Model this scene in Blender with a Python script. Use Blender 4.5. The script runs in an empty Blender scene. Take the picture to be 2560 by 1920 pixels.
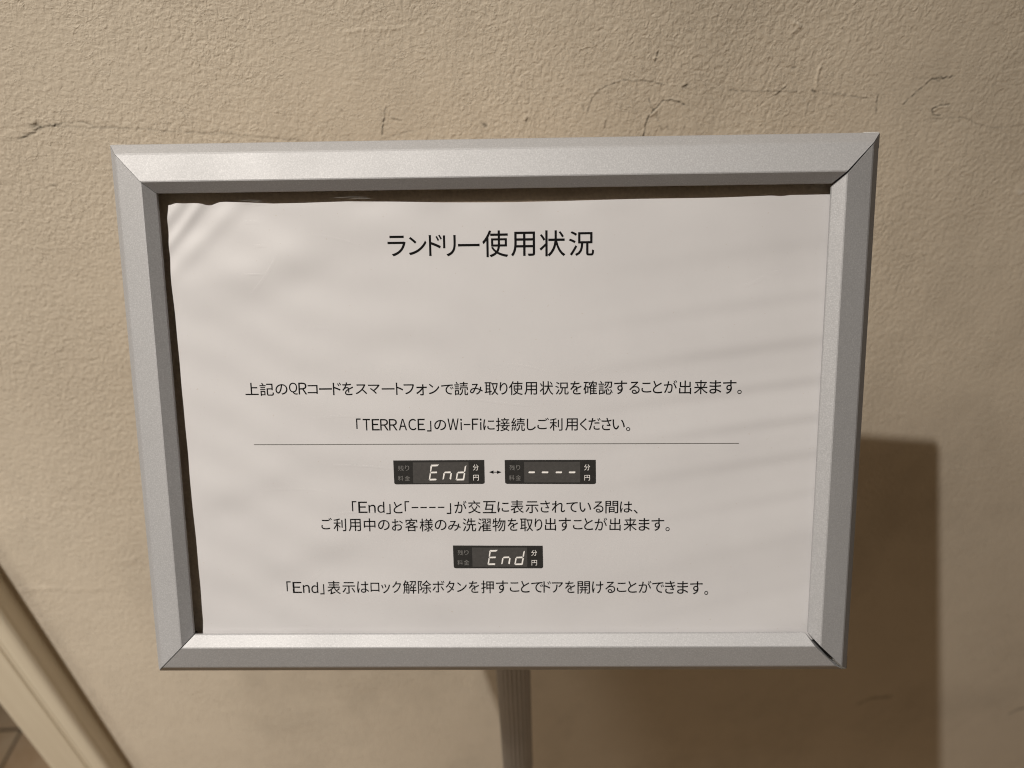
import bpy, bmesh, math, random
import numpy as np
from mathutils import Matrix, Vector

# ------------------------------------------------------------------ camera, light, exposure
scene = bpy.context.scene
C = scene.collection
EYE = 1.45                                            # height of the phone above the floor

def basis(rows, loc):
    m = Matrix(rows).to_4x4()
    m.translation = Vector(loc)
    return m

cam_data = bpy.data.cameras.new('camera')
cam = bpy.data.objects.new('camera', cam_data)
C.objects.link(cam)
cam.matrix_world = basis(((0.99953094, 0.01820853, 0.02462429),
                          (0.00975002, 0.57301728, -0.81948529),
                          (-0.02903177, 0.81934098, 0.57257096)), (0, 0, EYE))
cam_data.sensor_width = 36
cam_data.lens = 24.96
cam_data.clip_start = 0.01
cam_data.clip_end = 100
cam_data.dof.use_dof = True
cam_data.dof.focus_distance = 0.309
cam_data.dof.aperture_fstop = 7.1
scene.camera = cam

world = bpy.data.worlds.new('World')
scene.world = world
world.use_nodes = True
wn = world.node_tree
bg = wn.nodes['Background']
# dim warm light that comes back from the rest of the room: ceiling brighter than what lies below
geo = wn.nodes.new('ShaderNodeNewGeometry')
sep = wn.nodes.new('ShaderNodeSeparateXYZ')
wn.links.new(geo.outputs['Incoming'], sep.inputs[0])
mr = wn.nodes.new('ShaderNodeMapRange')
wn.links.new(sep.outputs['Z'], mr.inputs['Value'])
mr.inputs['From Min'].default_value = 1
mr.inputs['From Max'].default_value = -1
mixw = wn.nodes.new('ShaderNodeMix'); mixw.data_type = 'RGBA'
wn.links.new(mr.outputs[0], mixw.inputs['Factor'])
mixw.inputs[6].default_value = (0.85, 0.52, 0.25, 1)
mixw.inputs[7].default_value = (1.0, 0.76, 0.48, 1)
wn.links.new(mixw.outputs[2], bg.inputs['Color'])
bg.inputs['Strength'].default_value = 0.036

LAMP = Vector((-0.538, -0.230, EYE + 1.008))
def downlight(name, watts, half_angle, aim):
    """reflector lamp in the ceiling: a wide beam and its hot core come from the same lamp"""
    ld = bpy.data.lights.new(name, 'SPOT')
    ld.energy = watts
    ld.color = (1.0, 0.945, 0.87)
    ld.spot_size = math.radians(2 * half_angle)
    ld.spot_blend = 1.0
    ld.shadow_soft_size = 0.011
    lamp = bpy.data.objects.new(name, ld)
    C.objects.link(lamp)
    lamp.location = LAMP
    lamp.rotation_euler = Vector(aim).to_track_quat('-Z', 'Y').to_euler()
downlight('ceiling_downlight', 145, 53.35, (0.35, -0.207, -1))
downlight('ceiling_downlight_core', 98, 21.2, (-0.047, 0.173, -1))

# a dimmer, broader fitting further along the ceiling gives the second, softer shadow
al = bpy.data.lights.new('diffuse_ceiling_light', 'AREA')
al.energy = 8.5
al.color = (1.0, 0.90, 0.76)
al.shape = 'DISK'
al.size = 0.20
side = bpy.data.objects.new('diffuse_ceiling_light', al)
C.objects.link(side)
side.location = (-0.88, -0.30, EYE + 1.02)
side.rotation_euler = (Vector((-0.3, 0.3, 0.2)) - side.location).to_track_quat('-Z', 'Y').to_euler()

scene.view_settings.view_transform = 'Standard'
scene.view_settings.look = 'None'
scene.view_settings.exposure = 0.0
scene.view_settings.gamma = 1.0
scene.view_settings.use_curve_mapping = False
scene.cycles.use_denoising = True
scene.cycles.filter_width = 1.1

# ------------------------------------------------------------------ measurements
WALL_D, WALL_YAW = 0.423, 0.086
BOARD_W, BOARD_H = 0.327, 0.2428
BEVEL, BEVEL_Z = 0.00499, 0.00596
RIDGE, RIDGE_Z = 0.01688, 0.00975
LIP, LIP_Z = 0.02125, 0.00550
M_BOARD = basis(((0.99994684, 0.00923688, 0.00458191),
                 (0.0, 0.44437674, -0.89584000),
                 (-0.01031086, 0.89579238, 0.44435312)), (-0.015554, 0.252651, EYE - 0.195714))
nW = Vector((-math.sin(WALL_YAW), math.cos(WALL_YAW), 0))
M_WALL = Matrix.Translation(nW * (WALL_D * math.cos(WALL_YAW))) @ Matrix.Rotation(WALL_YAW, 4, 'Z')
POLE = Vector((-0.0157, 0.306, 0))

# millimetres on the board, origin at its middle: character, x0, y0, x1, y1 of its ink
TEXT = {
    'title': [("ラ",-45.22,72.77,-37.51,81.39),("ン",-36.15,73.19,-28.53,80.74),("ド",-27.39,72.73,-21.82,81.52),("リ",-21.28,72.48,-15.85,81.31),("ー",-14.81,76.55,-5.63,77.52),("使",-4.35,71.87,6.66,83.07),("用",8.02,72.07,18.25,82.34),("状",20.28,71.9,31.22,82.74),("況",32.88,71.92,43.58,82.22)],
    'scan': [("上",-111.46,12.58,-105.56,18.03),("記",-104.9,12.14,-98.67,17.96),("の",-97.84,12.64,-92.51,17.33),("Q",-91.75,12.59,-88.02,17.92),("R",-87.53,12.63,-83.81,17.88),("コ",-83.49,12.81,-79.03,16.75),("ー",-78.34,14.63,-72.69,15.27),("ド",-72.2,12.14,-68.48,17.73),("を",-68.0,12.06,-63.16,17.79),("ス",-62.09,12.45,-56.97,16.87),("マ",-56.41,12.55,-51.29,16.67),("ー",-50.35,14.43,-44.67,15.0),("ト",-43.97,12.02,-40.89,17.45),("フ",-40.53,12.25,-35.93,16.7),("ォ",-35.02,11.67,-30.28,16.61),("ン",-29.42,12.18,-24.72,16.78),("で",-23.8,11.93,-18.36,16.42),("読",-17.98,11.5,-11.88,17.59),("み",-11.03,11.81,-5.42,16.66),("取",-4.56,11.52,1.53,17.27),("り",2.16,11.69,5.59,17.21),("使",6.25,11.45,12.34,17.61),("用",13.03,11.5,18.67,17.17),("状",19.89,11.43,25.85,17.47),("況",26.77,11.44,32.66,17.03),("を",33.39,11.46,38.36,17.34),("確",39.19,11.32,45.21,17.47),("認",45.87,11.26,52.11,17.29),("す",52.77,11.38,58.46,17.41),("る",59.45,11.43,64.03,16.9),("こ",64.83,12.01,69.16,16.37),("と",69.88,11.59,73.91,17.17),("が",74.71,11.73,80.49,17.3),("出",81.41,11.1,86.72,17.12),("来",87.99,11.04,93.95,17.24),("ま",94.75,11.24,99.97,17.1),("す",100.7,11.03,106.53,17.15),("。",107.12,10.87,108.98,12.73)],
    'wifi': [("「",-62.42,-3.28,-60.41,1.43),("T",-59.44,-4.04,-56.19,1.21),("E",-55.42,-4.07,-52.02,1.11),("R",-51.65,-4.11,-48.0,1.07),("R",-47.7,-4.14,-43.99,1.04),("A",-43.31,-4.12,-39.73,1.09),("C",-38.96,-4.15,-35.5,1.05),("E",-34.82,-4.16,-31.55,1.02),("」",-30.68,-4.76,-28.74,0.05),("の",-27.4,-4.23,-22.1,0.44),("W",-21.38,-4.16,-16.46,1.02),("i",-15.72,-4.25,-14.95,0.92),("-",-14.15,-1.98,-11.23,-1.51),("F",-10.49,-4.18,-7.63,0.93),("i",-6.95,-4.27,-6.18,0.9),("に",-5.45,-4.36,-0.41,0.5),("接",0.23,-4.89,6.37,1.16),("続",7.08,-4.95,13.18,1.1),("し",14.04,-4.59,18.03,0.64),("ご",18.74,-4.16,23.86,1.0),("利",24.25,-4.87,29.92,0.76),("用",31.11,-4.93,36.72,0.63),("く",37.73,-4.89,40.78,0.65),("だ",41.55,-4.71,46.9,0.7),("さ",47.33,-4.88,51.7,0.71),("い",52.22,-4.55,57.65,-0.02),("。",58.23,-5.31,60.06,-3.59)],
    'alt': [("「",-66.09,-41.68,-64.01,-36.89),("E",-63.19,-42.46,-59.11,-37.18),("n",-58.52,-42.37,-55.31,-38.64),("d",-54.48,-42.51,-51.27,-37.24),("」",-50.47,-43.1,-48.47,-38.39),("と",-47.09,-42.75,-43.09,-37.36),("「",-41.97,-41.84,-39.9,-37.06),("-",-38.79,-40.32,-35.81,-39.83),("-",-34.79,-40.34,-31.89,-39.85),("-",-30.79,-40.33,-27.89,-39.84),("-",-26.8,-40.32,-23.89,-39.83),("」",-22.85,-43.21,-20.82,-38.2),("が",-19.28,-42.87,-13.76,-37.11),("交",-13.04,-43.06,-7.38,-36.97),("互",-6.38,-42.98,-0.29,-37.3),("に",0.33,-42.59,5.55,-37.6),("表",6.29,-43.15,12.25,-36.96),("示",13.07,-43.11,18.91,-37.56),("さ",19.85,-42.85,24.12,-37.26),("れ",24.98,-42.97,31.02,-37.43),("て",31.63,-42.8,36.76,-38.11),("い",37.57,-42.71,42.82,-38.24),("る",43.84,-43.09,48.43,-37.77),("間",49.33,-43.47,55.1,-37.68),("は",55.92,-43.18,61.52,-37.98),("、",62.16,-43.72,64.0,-41.92)],
    'cust': [("ご",-80.61,-50.21,-75.74,-44.81),("利",-75.03,-51.12,-69.24,-45.11),("用",-68.08,-51.16,-62.47,-45.35),("中",-61.04,-51.28,-55.74,-45.13),("の",-54.53,-50.79,-49.23,-45.93),("お",-48.2,-51.09,-43.13,-45.51),("客",-42.1,-51.44,-36.26,-45.25),("様",-35.46,-51.56,-29.26,-45.37),("の",-28.49,-50.95,-23.13,-46.02),("み",-22.41,-51.25,-16.65,-46.51),("洗",-15.73,-51.6,-9.58,-45.35),("濯",-8.82,-51.65,-2.7,-45.45),("物",-2.08,-51.69,3.87,-45.36),("を",4.82,-51.43,9.57,-45.53),("取",10.52,-51.68,16.38,-45.66),("り",17.2,-51.5,20.62,-45.7),("出",21.86,-51.45,26.89,-45.52),("す",28.12,-51.66,33.68,-45.47),("こ",34.63,-50.96,38.95,-46.54),("と",39.73,-51.3,43.76,-45.71),("が",44.5,-51.55,50.13,-45.58),("出",51.24,-51.71,56.29,-45.71),("来",57.72,-51.84,63.59,-45.67),("ま",64.5,-51.8,69.5,-45.88),("す",70.32,-51.92,76.06,-45.96),("。",76.71,-52.08,78.56,-50.23)],
    'lock': [("「",-98.56,-80.33,-96.56,-75.47),("E",-95.69,-81.2,-91.54,-75.79),("n",-90.91,-81.15,-87.79,-77.26),("d",-87.01,-81.27,-83.8,-75.83),("」",-82.88,-81.86,-80.95,-76.89),("表",-79.4,-81.89,-73.3,-75.3),("示",-72.44,-81.51,-66.47,-75.91),("は",-65.49,-81.1,-60.04,-75.6),("ロ",-59.24,-80.52,-55.17,-76.23),("ッ",-54.24,-81.32,-50.14,-76.93),("ク",-49.18,-81.17,-45.02,-75.54),("解",-44.13,-81.64,-37.89,-75.13),("除",-37.16,-81.57,-31.02,-75.17),("ボ",-30.45,-81.02,-24.84,-75.37),("タ",-24.3,-81.28,-20.15,-75.46),("ン",-19.1,-80.87,-14.51,-76.19),("を",-13.55,-81.33,-8.83,-75.51),("押",-7.81,-81.6,-1.98,-75.38),("す",-0.97,-81.56,4.6,-75.44),("こ",5.43,-80.91,9.79,-76.31),("と",10.58,-81.34,14.56,-75.63),("で",15.35,-81.36,20.91,-76.26),("ド",21.0,-81.42,24.4,-75.88),("ア",24.88,-81.44,30.02,-76.4),("を",30.97,-81.63,35.66,-75.83),("開",36.73,-82.07,42.44,-75.96),("け",43.45,-81.93,48.58,-76.06),("る",49.56,-81.79,54.12,-76.25),("こ",54.85,-81.31,59.28,-76.78),("と",60.0,-81.73,64.02,-76.07),("が",64.9,-81.76,70.75,-75.99),("で",71.13,-81.88,76.56,-76.69),("き",76.97,-82.25,81.77,-76.05),("ま",82.65,-82.34,87.7,-76.25),("す",88.55,-82.64,94.32,-76.34),("。",95.18,-82.92,96.91,-81.08)],
    'p1cap': [("残",-44.38,-22.8,-41.72,-20.41),("り",-41.21,-22.77,-39.29,-20.32),("料",-44.55,-27.47,-42.05,-25.14),("金",-41.49,-27.56,-39.12,-25.17)],
    'p1unit': [("分",-10.49,-22.94,-7.91,-20.15),("円",-10.37,-27.61,-7.94,-24.99)],
    'p2cap': [("残",6.04,-23.0,8.5,-20.58),("り",9.06,-22.93,10.82,-20.49),("料",5.76,-27.69,8.23,-25.23),("金",8.78,-27.71,11.14,-25.2)],
    'p2unit': [("分",39.6,-23.26,42.3,-20.46),("円",39.79,-27.99,42.25,-25.44)],
    'p3cap': [("残",-18.3,-63.0,-15.8,-60.64),("り",-15.27,-62.84,-13.3,-60.62),("料",-18.51,-67.75,-16.01,-65.34),("金",-15.55,-67.76,-13.09,-65.24)],
    'p3unit': [("分",15.52,-63.45,18.18,-60.73),("円",15.65,-68.14,18.1,-65.59)],
}
PRINT = {
    'p1': [(-46.4,-18.0),(-5.27,-18.1),(-5.25,-29.24),(-46.37,-29.21)],
    'p1s': [(-37.59,-18.98),(-12.38,-19.06),(-12.48,-28.77),(-37.69,-28.72)],
    'p1d': [[(-29.4,-20.09),(-25.69,-20.02),(-26.5,-20.83),(-28.98,-20.91)],[(-29.54,-20.4),(-28.94,-21.04),(-29.35,-23.08),(-29.9,-23.47)],[(-29.77,-23.72),(-29.38,-23.36),(-26.84,-23.29),(-26.67,-23.65),(-26.97,-24.06),(-29.3,-24.09)],[(-30.0,-23.92),(-29.48,-24.27),(-29.9,-26.66),(-30.58,-27.18)],[(-30.32,-27.27),(-29.77,-26.64),(-27.26,-26.61),(-27.03,-26.98),(-27.29,-27.38),(-30.15,-27.45)],[(-23.53,-23.77),(-23.04,-23.36),(-20.76,-23.29),(-20.43,-23.65),(-20.78,-24.06),(-22.99,-24.09)],[(-23.8,-23.97),(-23.19,-24.22),(-23.7,-26.77),(-24.33,-27.09)],[(-20.44,-23.99),(-20.0,-24.16),(-20.48,-27.12),(-21.13,-26.72),(-20.67,-24.29)],[(-14.1,-21.09),(-13.38,-20.48),(-13.93,-23.29),(-14.24,-23.61),(-14.55,-23.29)],[(-17.56,-23.81),(-17.11,-23.45),(-14.79,-23.38),(-14.42,-23.75),(-14.81,-24.15),(-17.13,-24.18)],[(-17.79,-24.01),(-17.22,-24.32),(-17.72,-26.75),(-18.36,-27.27)],[(-14.41,-24.04),(-13.99,-24.16),(-14.55,-27.3),(-15.11,-26.77),(-14.66,-24.33)],[(-18.09,-27.32),(-17.64,-26.77),(-15.09,-26.7),(-14.64,-27.34),(-14.88,-27.48),(-17.87,-27.5)]],
    'p2': [(3.89,-18.18),(44.85,-18.44),(45.01,-29.72),(3.95,-29.31)],
    'p2s': [(12.6,-19.15),(37.77,-19.3),(37.88,-28.87),(12.66,-28.73)],
    'p2d': [[(14.73,-24.38),(14.54,-23.98),(14.85,-23.58),(17.4,-23.6),(17.51,-24.0),(17.2,-24.4)],[(20.69,-24.42),(20.5,-24.02),(20.81,-23.63),(23.45,-23.65),(23.56,-24.05),(23.25,-24.44)],[(26.98,-24.47),(26.79,-24.07),(27.1,-23.68),(29.6,-23.7),(29.72,-24.09),(29.41,-24.49)],[(32.92,-24.52),(32.73,-24.12),(33.04,-23.72),(35.6,-23.74),(35.72,-24.14),(35.41,-24.54)]],
    'p3': [(-20.44,-58.34),(20.79,-58.69),(20.94,-69.59),(-20.29,-69.33)],
    'p3s': [(-11.69,-59.37),(13.64,-59.51),(13.66,-68.78),(-11.57,-68.65)],
    'p3d': [[(-3.56,-60.59),(0.2,-60.52),(-0.62,-61.33),(-3.12,-61.4)],[(-3.69,-60.9),(-3.08,-61.54),(-3.47,-63.55),(-4.02,-63.93)],[(-3.89,-64.18),(-3.5,-63.82),(-0.92,-63.74),(-0.75,-64.1),(-1.05,-64.51),(-3.4,-64.54)],[(-4.11,-64.38),(-3.58,-64.72),(-3.98,-67.08),(-4.66,-67.59)],[(-4.39,-67.68),(-3.85,-67.05),(-1.31,-67.02),(-1.07,-67.38),(-1.33,-67.79),(-4.22,-67.86)],[(2.42,-64.21),(2.92,-63.81),(5.22,-63.73),(5.55,-64.09),(5.21,-64.5),(2.98,-64.53)],[(2.15,-64.41),(2.77,-64.66),(2.29,-67.18),(1.66,-67.49)],[(5.55,-64.43),(5.99,-64.59),(5.55,-67.51),(4.89,-67.12),(5.32,-64.72)],[(11.93,-61.55),(12.64,-60.95),(12.13,-63.73),(11.81,-64.04),(11.5,-63.72)],[(8.46,-64.24),(8.91,-63.89),(11.25,-63.81),(11.63,-64.17),(11.25,-64.57),(8.9,-64.61)],[(8.23,-64.44),(8.81,-64.74),(8.33,-67.14),(7.7,-67.66)],[(11.65,-64.46),(12.07,-64.58),(11.55,-67.68),(10.97,-67.16),(11.4,-64.75)],[(7.97,-67.7),(8.42,-67.16),(11.0,-67.09),(11.46,-67.72),(11.21,-67.85),(8.19,-67.88)]],
    'rule': [(-109.23,-10.19),(108.49,-11.37)],
    'arrow': [(-3.26,-23.79),(2.42,-23.83)],
    'pl': [(-139.19,95.58),(-139.99,90.21),(-140.26,80.9),(-140.43,60.29),(-140.03,37.49),(-139.77,1.42),(-139.5,-35.9),(-139.01,-64.75),(-138.93,-80.45),(-139.01,-94.78),(-139.54,-100.4),(-139.79,-108.47)],
    'pt': [(-139.19,95.58),(-136.34,96.37),(-133.24,96.16),(-128.89,96.27),(-125.44,96.05),(-123.24,95.35),(-121.52,95.16),(-119.74,95.8),(-117.61,96.53),(-115.0,96.66),(-106.38,96.28),(-93.81,95.61),(-80.52,95.67),(-61.9,96.07),(-42.68,95.72),(-22.13,95.09),(8.62,94.74),(32.47,94.98),(63.02,95.37),(96.83,95.39),(118.71,95.9),(122.09,95.52),(126.27,95.96),(142.55,96.05),(148.91,96.12)],
}
SCUFFS = [
    ([(-244.7,-106.2),(-237.5,-103.6),(-234.5,-101.9),(-232.6,-100.8),(-224.4,-100.5),(-219.7,-99.1)],0.7,0.75,-0.35),
    ([(-236.0,-100.0),(-233.5,-99.5),(-232.4,-101.0)],2.0,0.35,-0.3),
    ([(-248.9,-106.0),(-248.7,-106.6)],1.4,0.35,-0.3),
    ([(-219.7,-99.1),(-211.8,-98.7),(-201.7,-101.7),(-189.6,-103.1)],0.6,0.25,-0.2),
    ([(-222.7,-101.0),(-184.8,-103.7),(-152.8,-107.5),(-135.2,-108.8),(-107.8,-113.4),(-92.5,-115.2)],0.5,0.28,-0.15),
    ([(-149.1,-107.7),(-130.6,-110.9),(-105.1,-113.1),(-88.6,-115.6)],0.45,0.15,-0.1),
    ([(-41.8,-99.0),(-43.6,-105.0),(-45.9,-113.9)],0.55,0.75,-0.2),
    ([(-46.6,-117.1),(-36.9,-114.3),(-26.1,-112.5)],0.5,0.25,-0.1),
    ([(-39.7,-104.9),(-34.0,-106.7)],0.5,0.35,-0.1),
    ([(12.6,-111.2),(13.7,-112.0)],1.3,0.45,-0.3),
    ([(-237.2,-132.8),(-236.9,-133.5)],0.9,0.4,-0.2),
    ([(-58.5,-60.3),(-45.0,-59.5),(-30.3,-59.8)],1.2,0,0.25),
    ([(186.6,-65.4),(189.7,-67.8)],1.3,0,0.7),
    ([(188.7,-67.7),(186.3,-70.4)],1.2,0.1,0.5),
    ([(111.2,-77.4),(111.1,-78.8)],0.9,0.55,-0.3),
    ([(110.5,-80.6),(110.1,-82.1)],0.8,0.35,-0.3),
    ([(73.0,-106.8),(74.5,-101.7),(76.9,-96.8),(83.4,-93.4),(91.2,-91.0),(100.5,-91.1),(108.6,-92.3),(116.7,-94.3)],0.5,0.4,-0.15),
    ([(75.9,-97.0),(78.9,-96.3)],0.8,0.3,0.3),
    ([(106.4,-124.2),(107.7,-114.9),(109.0,-111.1),(113.2,-106.8),(116.2,-103.1),(121.6,-102.7),(131.5,-106.7)],0.6,0.6,-0.3),
    ([(110.1,-111.1),(114.2,-107.2),(117.4,-104.0)],0.9,0,0.5),
    ([(108.2,-101.4),(109.7,-105.9),(112.0,-108.6)],0.6,0.45,-0.2),
    ([(113.4,-109.3),(114.8,-114.0)],0.6,0.3,-0.2),
    ([(39.2,-98.2),(38.8,-99.8)],1.0,0.5,-0.3),
    ([(37.8,-109.2),(37.3,-110.7)],1.1,0.45,-0.3),
    ([(83.7,-112.5),(83.4,-116.7)],0.9,0.35,-0.3),
    ([(97.9,-102.2),(99.7,-102.5)],0.9,0.3,-0.2),
    ([(127.9,-96.0),(129.7,-95.2)],1.3,0.4,-0.3),
    ([(120.6,-117.6),(121.1,-119.6)],0.8,0.3,-0.2),
    ([(116.2,-117.3),(117.5,-119.4)],0.8,0.35,-0.2),
    ([(155.0,-99.1),(168.8,-100.4),(182.6,-101.0),(195.0,-101.6)],0.45,0.4,-0.15),
    ([(182.9,-103.0),(185.3,-101.2),(187.9,-98.8)],0.9,0.35,-0.3),
    ([(210.5,-103.0),(223.4,-104.8),(239.4,-107.5)],0.45,0.35,-0.15),
    ([(205.4,-101.7),(205.8,-95.8),(206.0,-89.0)],1.2,0,0.6),
    ([(204.3,-101.4),(206.2,-102.3)],0.9,0.6,-0.3),
    ([(202.8,-115.6),(203.9,-107.8),(206.6,-104.1)],0.55,0.35,-0.2),
    ([(246.7,-116.4),(244.9,-109.7),(245.1,-105.6)],0.6,0.4,-0.25),
    ([(261.7,-111.8),(269.1,-103.7),(275.0,-98.3)],0.6,0.45,-0.2),
    ([(272.4,-100.9),(275.0,-98.3),(288.7,-97.6)],0.6,0.7,-0.25),
    ([(275.0,-98.3),(280.5,-100.0)],0.6,0.4,-0.2),
    ([(264.5,-97.8),(274.2,-98.0)],0.45,0.2,-0.1),
    ([(290.3,-113.4),(284.9,-113.6),(280.5,-115.4),(282.3,-118.8),(286.8,-119.4)],0.6,0.5,-0.3),
    ([(290.4,-114.8),(285.3,-114.7),(282.3,-116.2)],0.8,0,0.4),
    ([(277.6,-121.9),(288.9,-121.4),(301.8,-121.3),(310.3,-124.9),(317.2,-127.7),(327.7,-128.5),(340.6,-127.7)],0.45,0.3,-0.15),
    ([(316.0,-101.4),(312.2,-106.4)],0.6,0.2,-0.15),
    ([(356.1,-169.9),(357.6,-171.6)],1.5,-0.6,0.4),
    ([(339.0,-220.2),(340.2,-221.7)],1.0,0.1,0.3),
    ([(69.1,-102.8),(70.6,-106.0)],0.7,0.35,-0.2),
    ([(189.6,-88.3),(191.8,-88.5)],0.6,0.35,-0.2),
    ([(252.1,-103.0),(255.0,-103.5)],0.8,0.25,-0.2),
    ([(-322.8,-296.1),(-324.2,-302.2)],2.2,0,0.6),
    ([(-330.2,-380.1),(-316.3,-380.3),(-303.7,-384.1)],2.0,0,0.3),
    ([(-305.5,-446.5),(-297.9,-446.3),(-293.2,-444.6)],2.2,0,0.5),
    ([(-394.0,-471.9),(-371.4,-472.3),(-352.1,-476.5),(-331.0,-476.7)],2.5,0,0.4),
    ([(600.0,-818.9),(605.8,-811.9),(618.2,-807.5)],1.8,0.8,-0.2),
    ([(401.4,-768.6),(414.7,-758.2),(438.9,-758.2)],4,0.25,0),
]

# ------------------------------------------------------------------ helpers
def link(name, me, mats, parent=None, matrix=None):
    o = bpy.data.objects.new(name, me)
    C.objects.link(o)
    for m in (mats if isinstance(mats, (list, tuple)) else [mats]):
        me.materials.append(m)
    if parent is not None:
        o.parent = parent
    if matrix is not None:
        o.matrix_basis = matrix
    return o

def mesh_from(verts, faces, smooth=False):
    me = bpy.data.meshes.new('mesh')
    me.from_pydata([tuple(v) for v in verts], [], faces)
    me.update()
    if smooth:
        me.polygons.foreach_set('use_smooth', [True] * len(me.polygons))
    return me

def tag(o, label=None, cat=None, kind=None):
    if label: o['label'] = label
    if cat: o['category'] = cat
    if kind: o['kind'] = kind
    return o

class Mat:
    def __init__(self, name):
        self.m = bpy.data.materials.new(name)
        self.m.use_nodes = True
        self.t = self.m.node_tree
        self.b = self.t.nodes['Principled BSDF']
    def set(self, **kw):
        for k, v in kw.items():
            self.b.inputs[k.replace('_', ' ')].default_value = v
        return self
    def n(self, kind, **kw):
        n = self.t.nodes.new(kind)
        for k, v in kw.items():
            if hasattr(n, k): setattr(n, k, v)
            else: n.inputs[k.replace('_', ' ')].default_value = v
        return n
    def l(self, a, b): self.t.links.new(a, b)
    def coord(self, scale=(1, 1, 1), rot=(0, 0, 0)):
        tc = self.n('ShaderNodeTexCoord'); mp = self.n('ShaderNodeMapping')
        mp.inputs['Scale'].default_value = scale
        mp.inputs['Rotation'].default_value = rot
        self.l(tc.outputs['Object'], mp.inputs['Vector'])
        return mp.outputs[0]
    def noise(self, vec, scale, detail=2, rough=0.5, dist=0.0):
        n = self.n('ShaderNodeTexNoise')
        n.inputs['Scale'].default_value = scale
        n.inputs['Detail'].default_value = detail
        n.inputs['Roughness'].default_value = rough
        n.inputs['Distortion'].default_value = dist
        self.l(vec, n.inputs['Vector'])
        return n.outputs['Fac']
    def ramp(self, fac, stops):
        r = self.n('ShaderNodeValToRGB')
        e = r.color_ramp.elements
        while len(e) < len(stops): e.new(0.5)
        for i, (p, c) in enumerate(stops):
            e[i].position = p
            e[i].color = (c, c, c, 1) if not isinstance(c, tuple) else c + (1,)
        self.l(fac, r.inputs['Fac'])
        return r.outputs['Color']
    def mix(self, fac, a, b, blend='MIX'):
        x = self.n('ShaderNodeMix', data_type='RGBA', blend_type=blend)
        for i, v in ((0, fac), (6, a), (7, b)):
            if isinstance(v, (int, float)): x.inputs[i].default_value = v
            elif isinstance(v, tuple): x.inputs[i].default_value = v + (1,)
            else: self.l(v, x.inputs[i])
        return x.outputs[2]
    def math(self, op, a, b):
        x = self.n('ShaderNodeMath', operation=op)
        for i, v in ((0, a), (1, b)):
            if isinstance(v, (int, float)): x.inputs[i].default_value = v
            else: self.l(v, x.inputs[i])
        return x.outputs[0]
    def bump(self, h, dist, strength=1.0, prev=None):
        b = self.n('ShaderNodeBump')
        b.inputs['Strength'].default_value = strength
        b.inputs['Distance'].default_value = dist
        self.l(h, b.inputs['Height'])
        if prev is not None: self.l(prev, b.inputs['Normal'])
        return b.outputs[0]

# ------------------------------------------------------------------ materials
def mat_wall():
    m = Mat('painted wallpaper').set(Roughness=0.62)
    m.b.inputs['Specular IOR Level'].default_value = 0.35
    v = m.coord((1.15, 1, 0.8))
    warp = m.noise(v, 60, 2, 0.5)
    fine = m.noise(v, 320, 2.5, 0.55, 0.7)
    ridg = m.ramp(fine, [(0.36, 0.0), (0.50, 0.55), (0.58, 1.0)])
    v2 = m.coord((0.75, 1, 1.2), (0, 0.5, 0))
    fine2 = m.noise(v2, 420, 2, 0.5, 0.4)
    ridg2 = m.ramp(fine2, [(0.42, 0.0), (0.62, 1.0)])
    area = m.ramp(m.noise(m.coord(), 9, 2), [(0.35, 0.35), (0.65, 1.0)])
    h = m.math('ADD', m.math('MULTIPLY', ridg, area), m.math('MULTIPLY', ridg2, 0.35))
    nrm = m.bump(h, 0.00033, 0.72)
    crease = m.ramp(m.noise(m.coord((0.7, 1, 1.25)), 120, 3, 0.6, 0.9), [(0.475, 0.0), (0.50, 1.0), (0.525, 0.0)])
    here = m.ramp(m.noise(m.coord((1, 1, 1.6), (0, 0.2, 0)), 45, 2), [(0.46, 0.0), (0.60, 1.0)])
    nrm = m.bump(m.math('MULTIPLY', crease, here), 0.00022, 0.6, nrm)
    nrm = m.bump(warp, 0.0010, 0.28, nrm)
    m.l(nrm, m.b.inputs['Normal'])
    tone = m.ramp(m.noise(m.coord(), 14, 4, 0.6), [(0.3, (0.705, 0.622, 0.508)), (0.7, (0.75, 0.667, 0.548))])
    blot = m.ramp(m.noise(m.coord((1, 1, 0.6)), 5.5, 6, 0.68), [(0.36, 0.86), (0.52, 1.0)])
    tone = m.mix(1.0, tone, blot, 'MULTIPLY')
    specks = m.ramp(m.noise(m.coord(), 230, 1), [(0.185, 1.0), (0.215, 0.0)])
    tone = m.mix(m.math('MULTIPLY', specks, 0.45), tone, (0.20, 0.165, 0.12))
    at = m.n('ShaderNodeAttribute', attribute_name='grime')
    dark = m.mix(m.math('MAXIMUM', at.outputs['Fac'], 0.0), tone, (0.07, 0.06, 0.045))
    chip = m.mix(m.math('MAXIMUM', m.math('MULTIPLY', at.outputs['Fac'], -1.0), 0.0), dark, (0.85, 0.80, 0.72))
    m.l(chip, m.b.inputs['Base Color'])
    return m.m

def mat_trim():
    m = Mat('cream gloss paint').set(Roughness=0.38)
    v = m.coord((1, 1, 0.05))
    paint = m.ramp(m.noise(v, 90, 3), [(0.3, (0.64, 0.56, 0.43)), (0.7, (0.72, 0.645, 0.505))])
    worn = m.ramp(m.noise(m.coord((1, 1, 0.35)), 75, 5, 0.7), [(0.27, 0.75), (0.36, 0.0)])
    m.l(m.mix(worn, paint, (0.30, 0.24, 0.16)), m.b.inputs['Base Color'])
    m.l(m.bump(m.noise(m.coord((1, 1, 0.15)), 260, 3), 0.0004, 0.3), m.b.inputs['Normal'])
    return m.m

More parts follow.
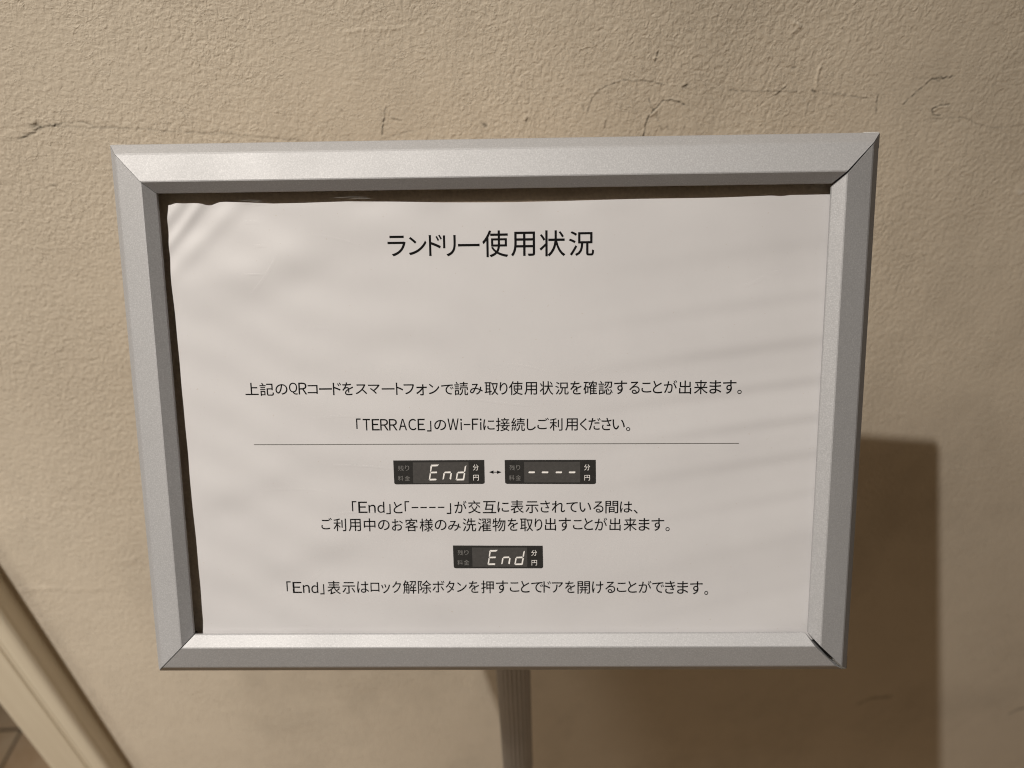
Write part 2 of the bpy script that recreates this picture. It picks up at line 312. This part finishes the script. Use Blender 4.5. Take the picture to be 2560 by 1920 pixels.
def mat_tile():
    m = Mat('glazed floor tile').set(Roughness=0.35)
    br = m.n('ShaderNodeTexBrick')
    br.offset = 0.0; br.squash = 1.0
    br.inputs['Scale'].default_value = 1
    br.inputs['Brick Width'].default_value = 0.30
    br.inputs['Row Height'].default_value = 0.30
    br.inputs['Mortar Size'].default_value = 0.0030
    br.inputs['Mortar Smooth'].default_value = 0.2
    br.inputs['Color1'].default_value = (0.50, 0.37, 0.25, 1)
    br.inputs['Color2'].default_value = (0.58, 0.48, 0.36, 1)
    br.inputs['Mortar'].default_value = (0.10, 0.085, 0.065, 1)
    m.l(m.coord(), br.inputs['Vector'])
    cl = m.ramp(m.noise(m.coord(), 16, 5, 0.6), [(0.3, (0.80, 0.70, 0.60)), (0.7, (1.0, 1.0, 1.0))])
    m.l(m.mix(1.0, br.outputs['Color'], cl, 'MULTIPLY'), m.b.inputs['Base Color'])
    m.l(m.bump(br.outputs['Fac'], -0.002, 1.0), m.b.inputs['Normal'])
    return m.m

def mat_alu(name='satin anodised aluminium', base=0.40, metal=0.42):
    m = Mat(name).set(Metallic=metal, Roughness=0.60)
    v = m.coord()
    g = m.noise(v, 1700, 3, 0.7)
    streak = m.noise(m.coord((1, 1, 1)), 35, 3)
    m.l(m.ramp(g, [(0.32, (base * .87, base * .87, base * .89)), (0.52, (base * .99, base * .985, base * 1.01)), (0.70, (base * 1.20, base * 1.195, base * 1.22))]), m.b.inputs['Base Color'])
    m.l(m.ramp(streak, [(0.3, 0.63), (0.7, 0.69)]), m.b.inputs['Roughness'])
    m.l(m.bump(g, 0.00016, 0.5), m.b.inputs['Normal'])
    return m.m

def mat_plain(name, col, rough=0.6, metal=0.0, coat=0.0, spec=0.5):
    m = Mat(name).set(Roughness=rough, Metallic=metal)
    m.b.inputs['Coat Weight'].default_value = coat
    m.b.inputs['Specular IOR Level'].default_value = spec
    m.b.inputs['Coat Roughness'].default_value = 0.18
    v = m.noise(m.coord(), 700, 2)
    m.l(m.ramp(v, [(0.3, tuple(c * .92 for c in col)), (0.7, tuple(min(1, c * 1.08) for c in col))]), m.b.inputs['Base Color'])
    return m.m

def mat_paper():
    m = Mat('white copy paper').set(Roughness=0.55)
    m.b.inputs['Coat Weight'].default_value = 0.35
    m.b.inputs['Coat Roughness'].default_value = 0.22
    blot = m.noise(m.coord(), 22, 4, 0.6)
    base = m.ramp(blot, [(0.3, (0.484, 0.472, 0.480)), (0.7, (0.512, 0.500, 0.507))])
    speck = m.ramp(m.noise(m.coord(), 900, 1), [(0.20, 0.0), (0.24, 1.0)])
    m.l(m.mix(speck, (0.45, 0.42, 0.40), base), m.b.inputs['Base Color'])
    m.l(m.bump(m.noise(m.coord((1, 0.35, 1)), 420, 3), 0.00006, 0.35), m.b.inputs['Normal'])
    return m.m

def mat_clear():
    m = Mat('clear film')
    t = m.n('ShaderNodeBsdfTransparent')
    m.l(t.outputs[0], m.t.nodes['Material Output'].inputs['Surface'])
    m.t.nodes.remove(m.b)
    return m.m

def mat_scratch_glint():
    m = Mat('film scratches and glints').set(Base_Color=(0.9, 0.9, 0.9, 1), Roughness=0.25)
    m.b.inputs['Alpha'].default_value = 0.15
    return m.m

WALL, TRIM, TILE = mat_wall(), mat_trim(), mat_tile()
ALU, POLE_ALU = mat_alu(), mat_alu('ribbed aluminium tube', 0.47, 0.6)
PAPER, CLEAR, SCRATCH_GLINT = mat_paper(), mat_clear(), mat_scratch_glint()
INK = mat_plain('black toner', (0.004, 0.004, 0.004), 0.6, 0, 0.0, 0.08)
RULE_INK = mat_plain('grey toner', (0.10, 0.095, 0.09), 0.5)
BACKING = mat_plain('brown backing board', (0.84, 0.74, 0.62), 0.45, 0, 0.3)
PANEL = mat_plain('printed black', (0.024, 0.023, 0.022), 0.5, 0, 0.0, 0.15)
SCREEN = mat_plain('printed dark grey', (0.056, 0.053, 0.051), 0.5, 0, 0.0, 0.15)
DIGIT = mat_plain('unprinted white', (0.70, 0.68, 0.66), 0.5)
DIM = mat_plain('printed mid grey', (0.15, 0.145, 0.14), 0.5)
CAP = mat_plain('pale grey plastic', (0.55, 0.54, 0.52), 0.4)
DARK_METAL = mat_plain('dark painted steel', (0.06, 0.06, 0.06), 0.4, 0.3)

# ------------------------------------------------------------------ floor
me = mesh_from([(-4, -4, 0), (4, -4, 0), (4, 4, 0), (-4, 4, 0), (-4, -4, -0.05), (4, -4, -0.05), (4, 4, -0.05), (-4, 4, -0.05)],
               [(0, 1, 2, 3), (7, 6, 5, 4), (0, 4, 5, 1), (1, 5, 6, 2), (2, 6, 7, 3), (3, 7, 4, 0)])
floor = link('floor', me, TILE, None, Matrix.Translation((-1.103, 0.815, 0)) @ Matrix.Rotation(WALL_YAW * .6, 4, 'Z'))
tag(floor, kind='structure')

# ------------------------------------------------------------------ wall: real relief for the scratches, lumps and scuffs
def axis(*runs):
    out = [runs[0][0]]
    for a, b, step in runs:
        k = max(1, int(round((b - a) / step)))
        out += [a + (b - a) * i / k for i in range(1, k + 1)]
    return np.array(out)

gx = axis((-0.4525, -0.235, 0.0025), (-0.235, 0.325, 0.0005), (0.325, 0.70, 0.0025), (0.70, 1.7, 0.25))
gz = axis((-EYE, -1.02, 0.1), (-1.02, -0.25, 0.0025), (-0.25, -0.02, 0.0005), (-0.02, 1.05, 0.12))
X, Z = np.meshgrid(gx, gz)
relief = np.zeros_like(X)
grime = np.zeros_like(X)
rng = np.random.default_rng(4)
def stroke(pts, width, dark, height):
    w = width / 1000
    pts = np.array(pts) / 1000
    # wander a little between the measured points
    fine = [pts[0]]
    for a, b in zip(pts[:-1], pts[1:]):
        k = max(1, int(np.linalg.norm(b - a) / 0.0016))
        for i in range(1, k + 1):
            q = a + (b - a) * i / k
            if i < k: q = q + rng.normal(0, 0.00028, 2)
            fine.append(q)
    fine = np.array(fine)
    for a, b in zip(fine[:-1], fine[1:]):
        lo, hi = np.minimum(a, b) - 3 * w, np.maximum(a, b) + 3 * w
        i0, i1 = np.searchsorted(gx, [lo[0], hi[0]]); j0, j1 = np.searchsorted(gz, [lo[1], hi[1]])
        if i1 <= i0 or j1 <= j0: continue
        xs, zs = X[j0:j1, i0:i1], Z[j0:j1, i0:i1]
        d = b - a; L2 = max(d @ d, 1e-12)
        t = np.clip(((xs - a[0]) * d[0] + (zs - a[1]) * d[1]) / L2, 0, 1)
        r2 = (xs - a[0] - t * d[0]) ** 2 + (zs - a[1] - t * d[1]) ** 2
        g = np.exp(-r2 / (2 * (w * 0.62) ** 2))
        k = rng.uniform(0.2, 1.15)
        cur = grime[j0:j1, i0:i1]
        grime[j0:j1, i0:i1] = np.where(np.abs(g * dark * k) > np.abs(cur), g * dark * k, cur)
        cur = relief[j0:j1, i0:i1]
        relief[j0:j1, i0:i1] = np.where(np.abs(g * height * k) > np.abs(cur), g * height * k, cur)
for p, w, d, r in SCUFFS: 
    stroke(p, w * 0.80, max(-1, min(1, d * 1.7)), r * 0.9)
    if d > 0.3: stroke([(a - 0.45 * w, b + 0.55 * w) for a, b in p], w * 0.6, 0, 0.28)          # paint pushed up beside the scratch
# small specks and paint nibs scattered over the wall
for i in range(70):
    x, z = rng.uniform(-230, 320), rng.uniform(-240, -30)
    stroke([(x, z), (x + rng.normal(0, .6), z + rng.normal(0, .6))], rng.uniform(.5, .9), rng.choice([0, 0, .2, .3]), rng.uniform(-.2, .35))
nx, nz = len(gx), len(gz)
co = np.stack([X, -relief * 0.001, Z + EYE], -1).reshape(-1, 3)
idx = np.arange(nx * nz).reshape(nz, nx)
quads = np.stack([idx[:-1, :-1], idx[:-1, 1:], idx[1:, 1:], idx[1:, :-1]], -1).reshape(-1, 4)
c00, c10, c11, c01 = idx[0, 0], idx[0, -1], idx[-1, -1], idx[-1, 0]
N = nx * nz
back = np.array([[gx[0], .12, 0], [gx[-1], .12, 0], [gx[-1], .12, gz[-1] + EYE], [gx[0], .12, gz[-1] + EYE]])
co = np.concatenate([co, back])
extra = np.array([[N + 1, N, N + 3, N + 2], [c00, N, N + 1, c10], [c10, N + 1, N + 2, c11], [c11, N + 2, N + 3, c01], [c01, N + 3, N, c00]])
quads = np.concatenate([quads, extra]).astype(np.int32)
me = bpy.data.meshes.new('wall')
me.vertices.add(len(co)); me.vertices.foreach_set('co', co.astype(np.float32).ravel())
me.loops.add(quads.size); me.loops.foreach_set('vertex_index', quads.ravel())
me.polygons.add(len(quads))
me.polygons.foreach_set('loop_start', np.arange(0, quads.size, 4, dtype=np.int32))
sm = np.ones(len(quads), dtype=bool); sm[-5:] = False
me.polygons.foreach_set('use_smooth', sm)
me.update(calc_edges=True)
at = me.attributes.new('grime', 'FLOAT', 'POINT')
at.data.foreach_set('value', np.concatenate([grime.ravel(), np.zeros(4)]).astype(np.float32))
wall = link('wall', me, WALL, None, M_WALL)
tag(wall, kind='structure')

# ------------------------------------------------------------------ door casing at the end of the wall
prof = [(-0.4030, 0.001), (-0.4030, -0.0160), (-0.4035, -0.0186), (-0.4050, -0.0206), (-0.4072, -0.0217), (-0.4100, -0.0220), (-0.4160, -0.0216),
        (-0.4180, -0.0206), (-0.4194, -0.0213), (-0.4218, -0.0209), (-0.4232, -0.0195), (-0.4237, -0.0120), (-0.4264, -0.0120), (-0.4268, -0.0172), (-0.4282, -0.0180),
        (-0.4585, -0.0180), (-0.4600, -0.0174), (-0.4606, -0.0158), (-0.4606, 0.122), (-0.4525, 0.122), (-0.4525, 0.001)]
k = len(prof)
vs = [(x, y, 0.0) for x, y in prof] + [(x, y, 2.10) for x, y in prof]
fs = [(i, i + k, (i + 1) % k + k, (i + 1) % k) for i in range(k)] + [tuple(range(k)), tuple(range(2 * k - 1, k - 1, -1))]
me = mesh_from(vs, fs)
bm = bmesh.new(); bm.from_mesh(me); bmesh.ops.recalc_face_normals(bm, faces=bm.faces); bm.to_mesh(me); bm.free()
casing = link('door_casing', me, TRIM, None, M_WALL)
tag(casing, 'cream painted door casing with a moulded edge beside the beige wall', 'door frame')

# ------------------------------------------------------------------ the sign stand
stand = bpy.data.objects.new('sign_stand', None)
C.objects.link(stand)
stand.location = POLE
tag(stand, 'silver framed sign board on a ribbed pole in front of the beige wall', 'sign stand')
TO_STAND = Matrix.Translation(-POLE)
ON_BOARD = TO_STAND @ M_BOARD

W2, H2 = BOARD_W / 2, BOARD_H / 2
def on_edge(p, q, t): return (p[0] + (q[0] - p[0]) * t, p[1] + (q[1] - p[1]) * t)
A, Bv, R, I = (0.0, 0.0002), (BEVEL, BEVEL_Z), (RIDGE, RIDGE_Z), (LIP, LIP_Z)
RAIL = [(0.0, -0.003), (0.0, -0.0002), on_edge(A, Bv, 0.08), on_edge(A, Bv, 0.93), on_edge(Bv, R, 0.04), on_edge(Bv, R, 0.972), on_edge(R, I, 0.045),
        on_edge(R, I, 0.96), (LIP, LIP_Z - 0.0004), (LIP - 0.0001, 0.0043), (0.0060, 0.0043), (0.0060, -0.003)]
def rail(side, gap0=0.0, gap1=0.0, bow=0.0, shape=lambda b: 1.0):
    """one mitred length of the snap frame, left end to right end seen from the middle of the board"""
    L, D = (W2, H2) if side in 'TB' else (H2, W2)
    steps = 24
    vs = []
    for i in range(steps + 1):
        t = i / steps
        for b, z in RAIL:
            a0, a1 = -(L - b) + gap0 * shape(b), (L - b) - gap1
            a = a0 + (a1 - a0) * t
            d = D - b + bow * math.sin(math.pi * t) * (b / LIP)
            vs.append({'T': (a, d, z), 'B': (-a, -d, z), 'L': (-d, a, z), 'R': (d, -a, z)}[side])
    k = len(RAIL)
    fs = [(i * k + j, i * k + (j + 1) % k, (i + 1) * k + (j + 1) % k, (i + 1) * k + j) for i in range(steps) for j in range(k)]
    fs += [tuple(range(k)), tuple(range(steps * k + k - 1, steps * k - 1, -1))]
    me = mesh_from(vs, fs)
    bm = bmesh.new(); bm.from_mesh(me); bmesh.ops.recalc_face_normals(bm, faces=bm.faces); bm.to_mesh(me); bm.free()
    return link('frame_rail', me, ALU, stand, ON_BOARD)
rail('T', 0.0, 0.0)
rail('R', 0.0015, 0.0, 0.0, lambda b: 0.2 + 0.8 * b / LIP)
rail('B', 0.0034, 0.0002, 0.0, lambda b: 0.4 + 0.6 * math.sin(math.pi * min(1, b / LIP)))
rail('L', 0.00035, 0.00025)

def box(name, x0, x1, y0, y1, z0, z1, mat, parent, matrix, bevel=0.0):
    bm = bmesh.new()
    bmesh.ops.create_cube(bm, size=1)
    for v in bm.verts:
        v.co = Vector(((x0 + x1) / 2 + v.co.x * (x1 - x0), (y0 + y1) / 2 + v.co.y * (y1 - y0), (z0 + z1) / 2 + v.co.z * (z1 - z0)))
    if bevel: bmesh.ops.bevel(bm, geom=list(bm.edges), offset=bevel, segments=2, affect='EDGES')
    me = bpy.data.meshes.new(name); bm.to_mesh(me); bm.free()
    return link(name, me, mat, parent, matrix)

box('back_panel', -W2 + .0062, W2 - .0062, -H2 + .0062, H2 - .0062, -0.0045, -0.0013, BACKING, stand, ON_BOARD)
for sx, sy, out in ((-1, 1, .0001), (1, 1, .0003), (1, -1, .0003), (-1, -1, .0001)):
    cx, cy = sx * (W2 - 0.0036 + out), sy * (H2 - 0.0036 + out)
    box('corner_cap', cx - .0036, cx + .0036, cy - .0036, cy + .0036, -0.0024, 0.0001, CAP, stand, ON_BOARD, 0.0006)
for sx, sy in ((-1, 1), (1, 1), (1, -1), (-1, -1)):  # dark blocks added at the corner joints to keep open mitre gaps black
    xs, ys = sorted((sx * (W2 - .0066), sx * (W2 - .0196))), sorted((sy * (H2 - .0066), sy * (H2 - .0196)))
    box('gap_dark_key', xs[0], xs[1], ys[0], ys[1], -0.0012, 0.0013, DARK_METAL, stand, ON_BOARD)
cover = box('cover_sheet', -W2 + .0165, W2 - .0165, -H2 + .0165, H2 - .0165, 0.0039, 0.0041, CLEAR, stand, ON_BOARD)

# hairline scratches on the film, then pale slivers painted as its glints
rnd = random.Random(11)
def hair(pts, w):
    vs = []
    for i, (x, y) in enumerate(pts):
        a, b = pts[max(0, i - 1)], pts[min(len(pts) - 1, i + 1)]
        dx, dy = b[0] - a[0], b[1] - a[1]; L = math.hypot(dx, dy) or 1
        ww = w * (0.35 + 0.65 * math.sin(math.pi * (i + .3) / (len(pts) - .4)))
        vs.append(((x - dy / L * ww) / 1000, (y + dx / L * ww) / 1000, 0.00413))
        vs.append(((x + dy / L * ww) / 1000, (y - dx / L * ww) / 1000, 0.00413))
    link('scratch_glint', mesh_from(vs, [(q, q + 1, q + 3, q + 2) for q in range(0, 2 * len(pts) - 2, 2)]), SCRATCH_GLINT, cover, None)
for i in range(20):
    x, y = rnd.uniform(-130, 130), rnd.uniform(-92, 92)
    L, a, cv = rnd.uniform(4, 32), rnd.gauss(0.1, 0.25), rnd.gauss(0, 0.02)
    pts = []
    for j in range(9):
        pts.append((x, y)); x += math.cos(a) * L / 8; y += math.sin(a) * L / 8; a += cv * L / 8
    pts = [(max(-141, min(141, p)), max(-99, min(99, q))) for p, q in pts]
    hair(pts, rnd.uniform(0.03, 0.07))
for x, y, L in ((-103, 96.9, 9), (-101, 96.2, 6), (-60, 97.6, 14), (-56, 97.0, 9), (-104, 88.4, 7), (-101, 78.2, 5), (-104, 66, 9)):  # glints on the film, drawn as pale slivers
    hair([(x - L / 2, y - .1), (x, y + .15), (x + L / 2, y - .05)], 0.10)

# ribbed pole, its head bracket and foot
def lathe_like(name, radius_of, z0, z1, mat, parent, n=224):
    vs, fs = [], []
    for z in (z0, z1):
        for i in range(n):
            a = 2 * math.pi * i / n; r = radius_of(a)
            vs.append((r * math.cos(a), r * math.sin(a), z))
    fs = [(i, (i + 1) % n, n + (i + 1) % n, n + i) for i in range(n)] + [tuple(range(n - 1, -1, -1)), tuple(range(n, 2 * n))]
    me = mesh_from(vs, fs)
    return link(name, me, mat, parent, None)
lathe_like('pole', lambda a: 0.0125 - 0.0009 * (0.5 - 0.5 * math.cos(22 * a)) ** 1.5, 0.012, EYE - 0.205, POLE_ALU, stand)
box('bracket', -.014, .014, .004, .026, -.060, -.0047, DARK_METAL, stand, ON_BOARD, 0.0015)
bm = bmesh.new()
bmesh.ops.create_cone(bm, cap_ends=True, segments=96, radius1=.105, radius2=.103, depth=.012)
bmesh.ops.translate(bm, verts=bm.verts, vec=(0, 0, .006))
me = bpy.data.meshes.new('foot'); bm.to_mesh(me); bm.free()
link('foot', me, DARK_METAL, stand, None)

# ------------------------------------------------------------------ the printed notice in the frame
def buckle(t):
    return math.sin(t + 0.55 * math.sin(t))          # steeper on one side, as stiff paper buckles

def swell(x, y):
    """height in mm of the buckled paper at x, y (mm)"""
    h = 0.0
    # two folds running down from the upper corner
    dx, dy = x + 136, y - 93
    fade = math.exp(-(dx * dx + dy * dy) / (2 * 20.0 ** 2))
    s = 0.73 * x - 0.68 * y
    wide = math.exp(-(dx * dx + dy * dy) / (2 * 30.0 ** 2))
    h += 1.25 * fade * (0.62 * math.exp(-((s + 156.4 + 0.05 * dy) / 2.1) ** 2) + 0.40 * math.exp(-((s + 163.0) / 2.4) ** 2))
    h += wide * 0.62 * math.exp(-((s + 147.5 - 0.10 * dx) / 3.6) ** 2)
    r = math.hypot(0.62 * (x + 140), 1.25 * (y - 97))
    h += 0.34 * math.exp(-((r - 42) / 8.0) ** 2) * max(0.0, min(1.0, (-20 - x) / 60))
    # slow cockles along the left part
    fl = max(0.0, min(1.0, (30 - x) / 120)); fl = fl * fl * (3 - 2 * fl)
    h += 0.24 * fl * buckle(2 * math.pi * (y - 0.22 * x + 7 * math.sin(x / 31)) / 44 + 0.8) * (0.5 + 0.5 * math.sin(y / 19 + x / 45))
    h += 0.10 * fl * math.sin(2 * math.pi * (y + 0.35 * x + 5 * math.sin(x / 17)) / 21)
    # cockles fanning in from the right edge
    fr = max(0.0, min(1.0, (x - 10) / 115)); fr = fr * fr * (3 - 2 * fr)
    fan = y * (1 + 0.0012 * (142 - x)) + 0.30 * (142 - x) * (0.5 - y / 160)
    h += 0.17 * fr * buckle(2 * math.pi * fan / 19 + 1.2 * math.sin(y / 23)) * (0.65 + 0.35 * math.sin(y / 27 + 1))
    h += 0.22 * fr * math.sin(2 * math.pi * fan / 47 + 2.0)
    h += 0.10 * math.sin(x / 27 + 1.3 * math.sin(y / 33)) * math.sin(y / 29 + .7)
    # edges that lift off along the top
    te = math.exp(-((96 - y) / 5.0) ** 2)
    h += 0.22 * te * math.sin(x / 8.5 + 2 * math.sin(x / 37))
    return max(-0.85, min(0.85, h))
PAPER_Z = 2.5
def at_paper(x, y, lift=0.0): return (x / 1000, y / 1000, (PAPER_Z + swell(x, y) + lift) / 1000)

def lerp_list(pts, key, v, other):
    xs = [p[key] for p in pts]; ys = [p[other] for p in pts]
    order = np.argsort(xs)
    return float(np.interp(v, np.array(xs)[order], np.array(ys)[order]))
nu, nv = 230, 170
XR, YB = 146.5, -105.0
vs = []
for j in range(nv + 1):
    for i in range(nu + 1):
        u, v = i / nu, j / nv
        x0 = -139.9 + (XR + 139.9) * u
        y0 = 95.8 + (YB - 95.8) * v
        top, left = lerp_list(PRINT['pt'], 0, x0, 1), lerp_list(PRINT['pl'], 1, y0, 0)
        x = x0 + (left + 139.9) * (1 - u) ** 6
        y = y0 + (top - 95.8) * (1 - v) ** 8
        vs.append(at_paper(x, y))
n1 = nu + 1
fs = [(j * n1 + i, (j + 1) * n1 + i, (j + 1) * n1 + i + 1, j * n1 + i + 1) for j in range(nv) for i in range(nu)]
notice = link('paper_notice', mesh_from(vs, fs, True), PAPER, None, M_BOARD)
tag(notice, 'white printed paper with Japanese laundry text, slightly buckled inside the silver frame', 'notice')

# lettering: every character is set into the box its ink fills on the paper
_glyphs = {}
_fc = bpy.data.curves.new('letter', 'FONT')
_fc.resolution_u = 4
_fo = bpy.data.objects.new('letter', _fc)
C.objects.link(_fo)
def glyph(ch):
    if '!' < ch < '~' and ch != '-': ch = chr(ord(ch) + 0xFEE0)      # the wide Latin letters share the weight of the kanji
    if ch not in _glyphs:
        _fc.body = ch
        bpy.context.view_layer.update()
        me = bpy.data.meshes.new_from_object(_fo.evaluated_get(bpy.context.evaluated_depsgraph_get()))
        v = np.array([p.co[:2] for p in me.vertices])
        f = [tuple(p.vertices) for p in me.polygons]
        lo, hi = v.min(0), v.max(0)
        _glyphs[ch] = ((v - lo) / (hi - lo), f)
        bpy.data.meshes.remove(me)
    return _glyphs[ch]
def lettering(name, chars, mat, parent, lift=0.06, spread=0.0):
    vs, fs = [], []
    for ch, x0, y0, x1, y1 in chars:
        v, f = glyph(ch)
        for dx, dy, up in ((-spread, 0, 0), (spread, 0, .012), (0, spread, .024), (0, -spread, .036)):     # toner spreads a little into the paper
            base = len(vs)
            for a, b in v: vs.append(at_paper(x0 + dx + a * (x1 - x0), y0 + dy + b * (y1 - y0), lift + up))
            fs += [tuple(base + i for i in q) for q in f]
            if not spread: break
    return link(name, mesh_from(vs, fs), mat, parent, None)
lettering('heading_lettering', TEXT['title'], INK, notice, spread=0.06)
for key in ('scan', 'wifi', 'alt', 'cust', 'lock'):
    lettering('line_lettering', TEXT[key], INK, notice, spread=0.022)

def quad_patch(corners, nu, nv, lift, round_bottom=0.0):
    """grid over four corners (upper left, upper right, lower right, lower left), lower corners rounded"""
    (ax, ay), (bx, by), (cx, cy), (dx, dy) = corners
    w, h = math.hypot(bx - ax, by - ay), math.hypot(dx - ax, dy - ay)
    vs, fs = [], []
    for j in range(nv + 1):
        v = j / nv
        inset = 0.0
        left = (1 - v) * h
        if round_bottom and left < round_bottom:
            inset = (round_bottom - math.sqrt(max(0, round_bottom ** 2 - (round_bottom - left) ** 2))) / w
        for i in range(nu + 1):
            u = inset + (1 - 2 * inset) * i / nu
            x = (ax * (1 - u) + bx * u) * (1 - v) + (dx * (1 - u) + cx * u) * v
            y = (ay * (1 - u) + by * u) * (1 - v) + (dy * (1 - u) + cy * u) * v
            vs.append(at_paper(x, y, lift))
    n1 = nu + 1
    fs = [(j * n1 + i, (j + 1) * n1 + i, (j + 1) * n1 + i + 1, j * n1 + i + 1) for j in range(nv) for i in range(nu)]
    return mesh_from(vs, fs)
def polys(name, plist, mat, parent, lift):
    vs, fs = [], []
    for q in plist:
        fs.append(tuple(range(len(vs), len(vs) + len(q))))
        vs += [at_paper(x, y, lift) for x, y in q]
    return link(name, mesh_from(vs, fs), mat, parent, None)
for key in ('p1', 'p2', 'p3'):
    pic = link('display_picture', quad_patch(PRINT[key], 40, 44, 0.06, 0.9), PANEL, notice)
    link('screen', quad_patch(PRINT[key + 's'], 30, 14, 0.10), SCREEN, pic)
    polys('digit_segments', PRINT[key + 'd'], DIGIT, pic, 0.16)
    lettering('caption_lettering', TEXT[key + 'cap'], DIM, pic, 0.12)
    lettering('unit_lettering', TEXT[key + 'unit'], DIGIT, pic, 0.12)
(xa, ya), (xb, yb) = PRINT['rule']
link('rule_line', quad_patch([(xa, ya + .16), (xb, yb + .16), (xb, yb - .16), (xa, ya - .16)], 160, 1, 0.06), RULE_INK, notice)
(xa, ya), (xb, yb) = PRINT['arrow']
polys('arrow_mark', [[(xa, ya), (xa + 2.05, ya - .78), (xa + 2.05, ya - .17), (xb - 2.05, yb - .17), (xb - 2.05, yb - .78), (xb, yb),
                      (xb - 2.05, yb + .78), (xb - 2.05, yb + .17), (xa + 2.05, ya + .17), (xa + 2.05, ya + .78)]], INK, notice, 0.06)
bpy.data.objects.remove(_fo)
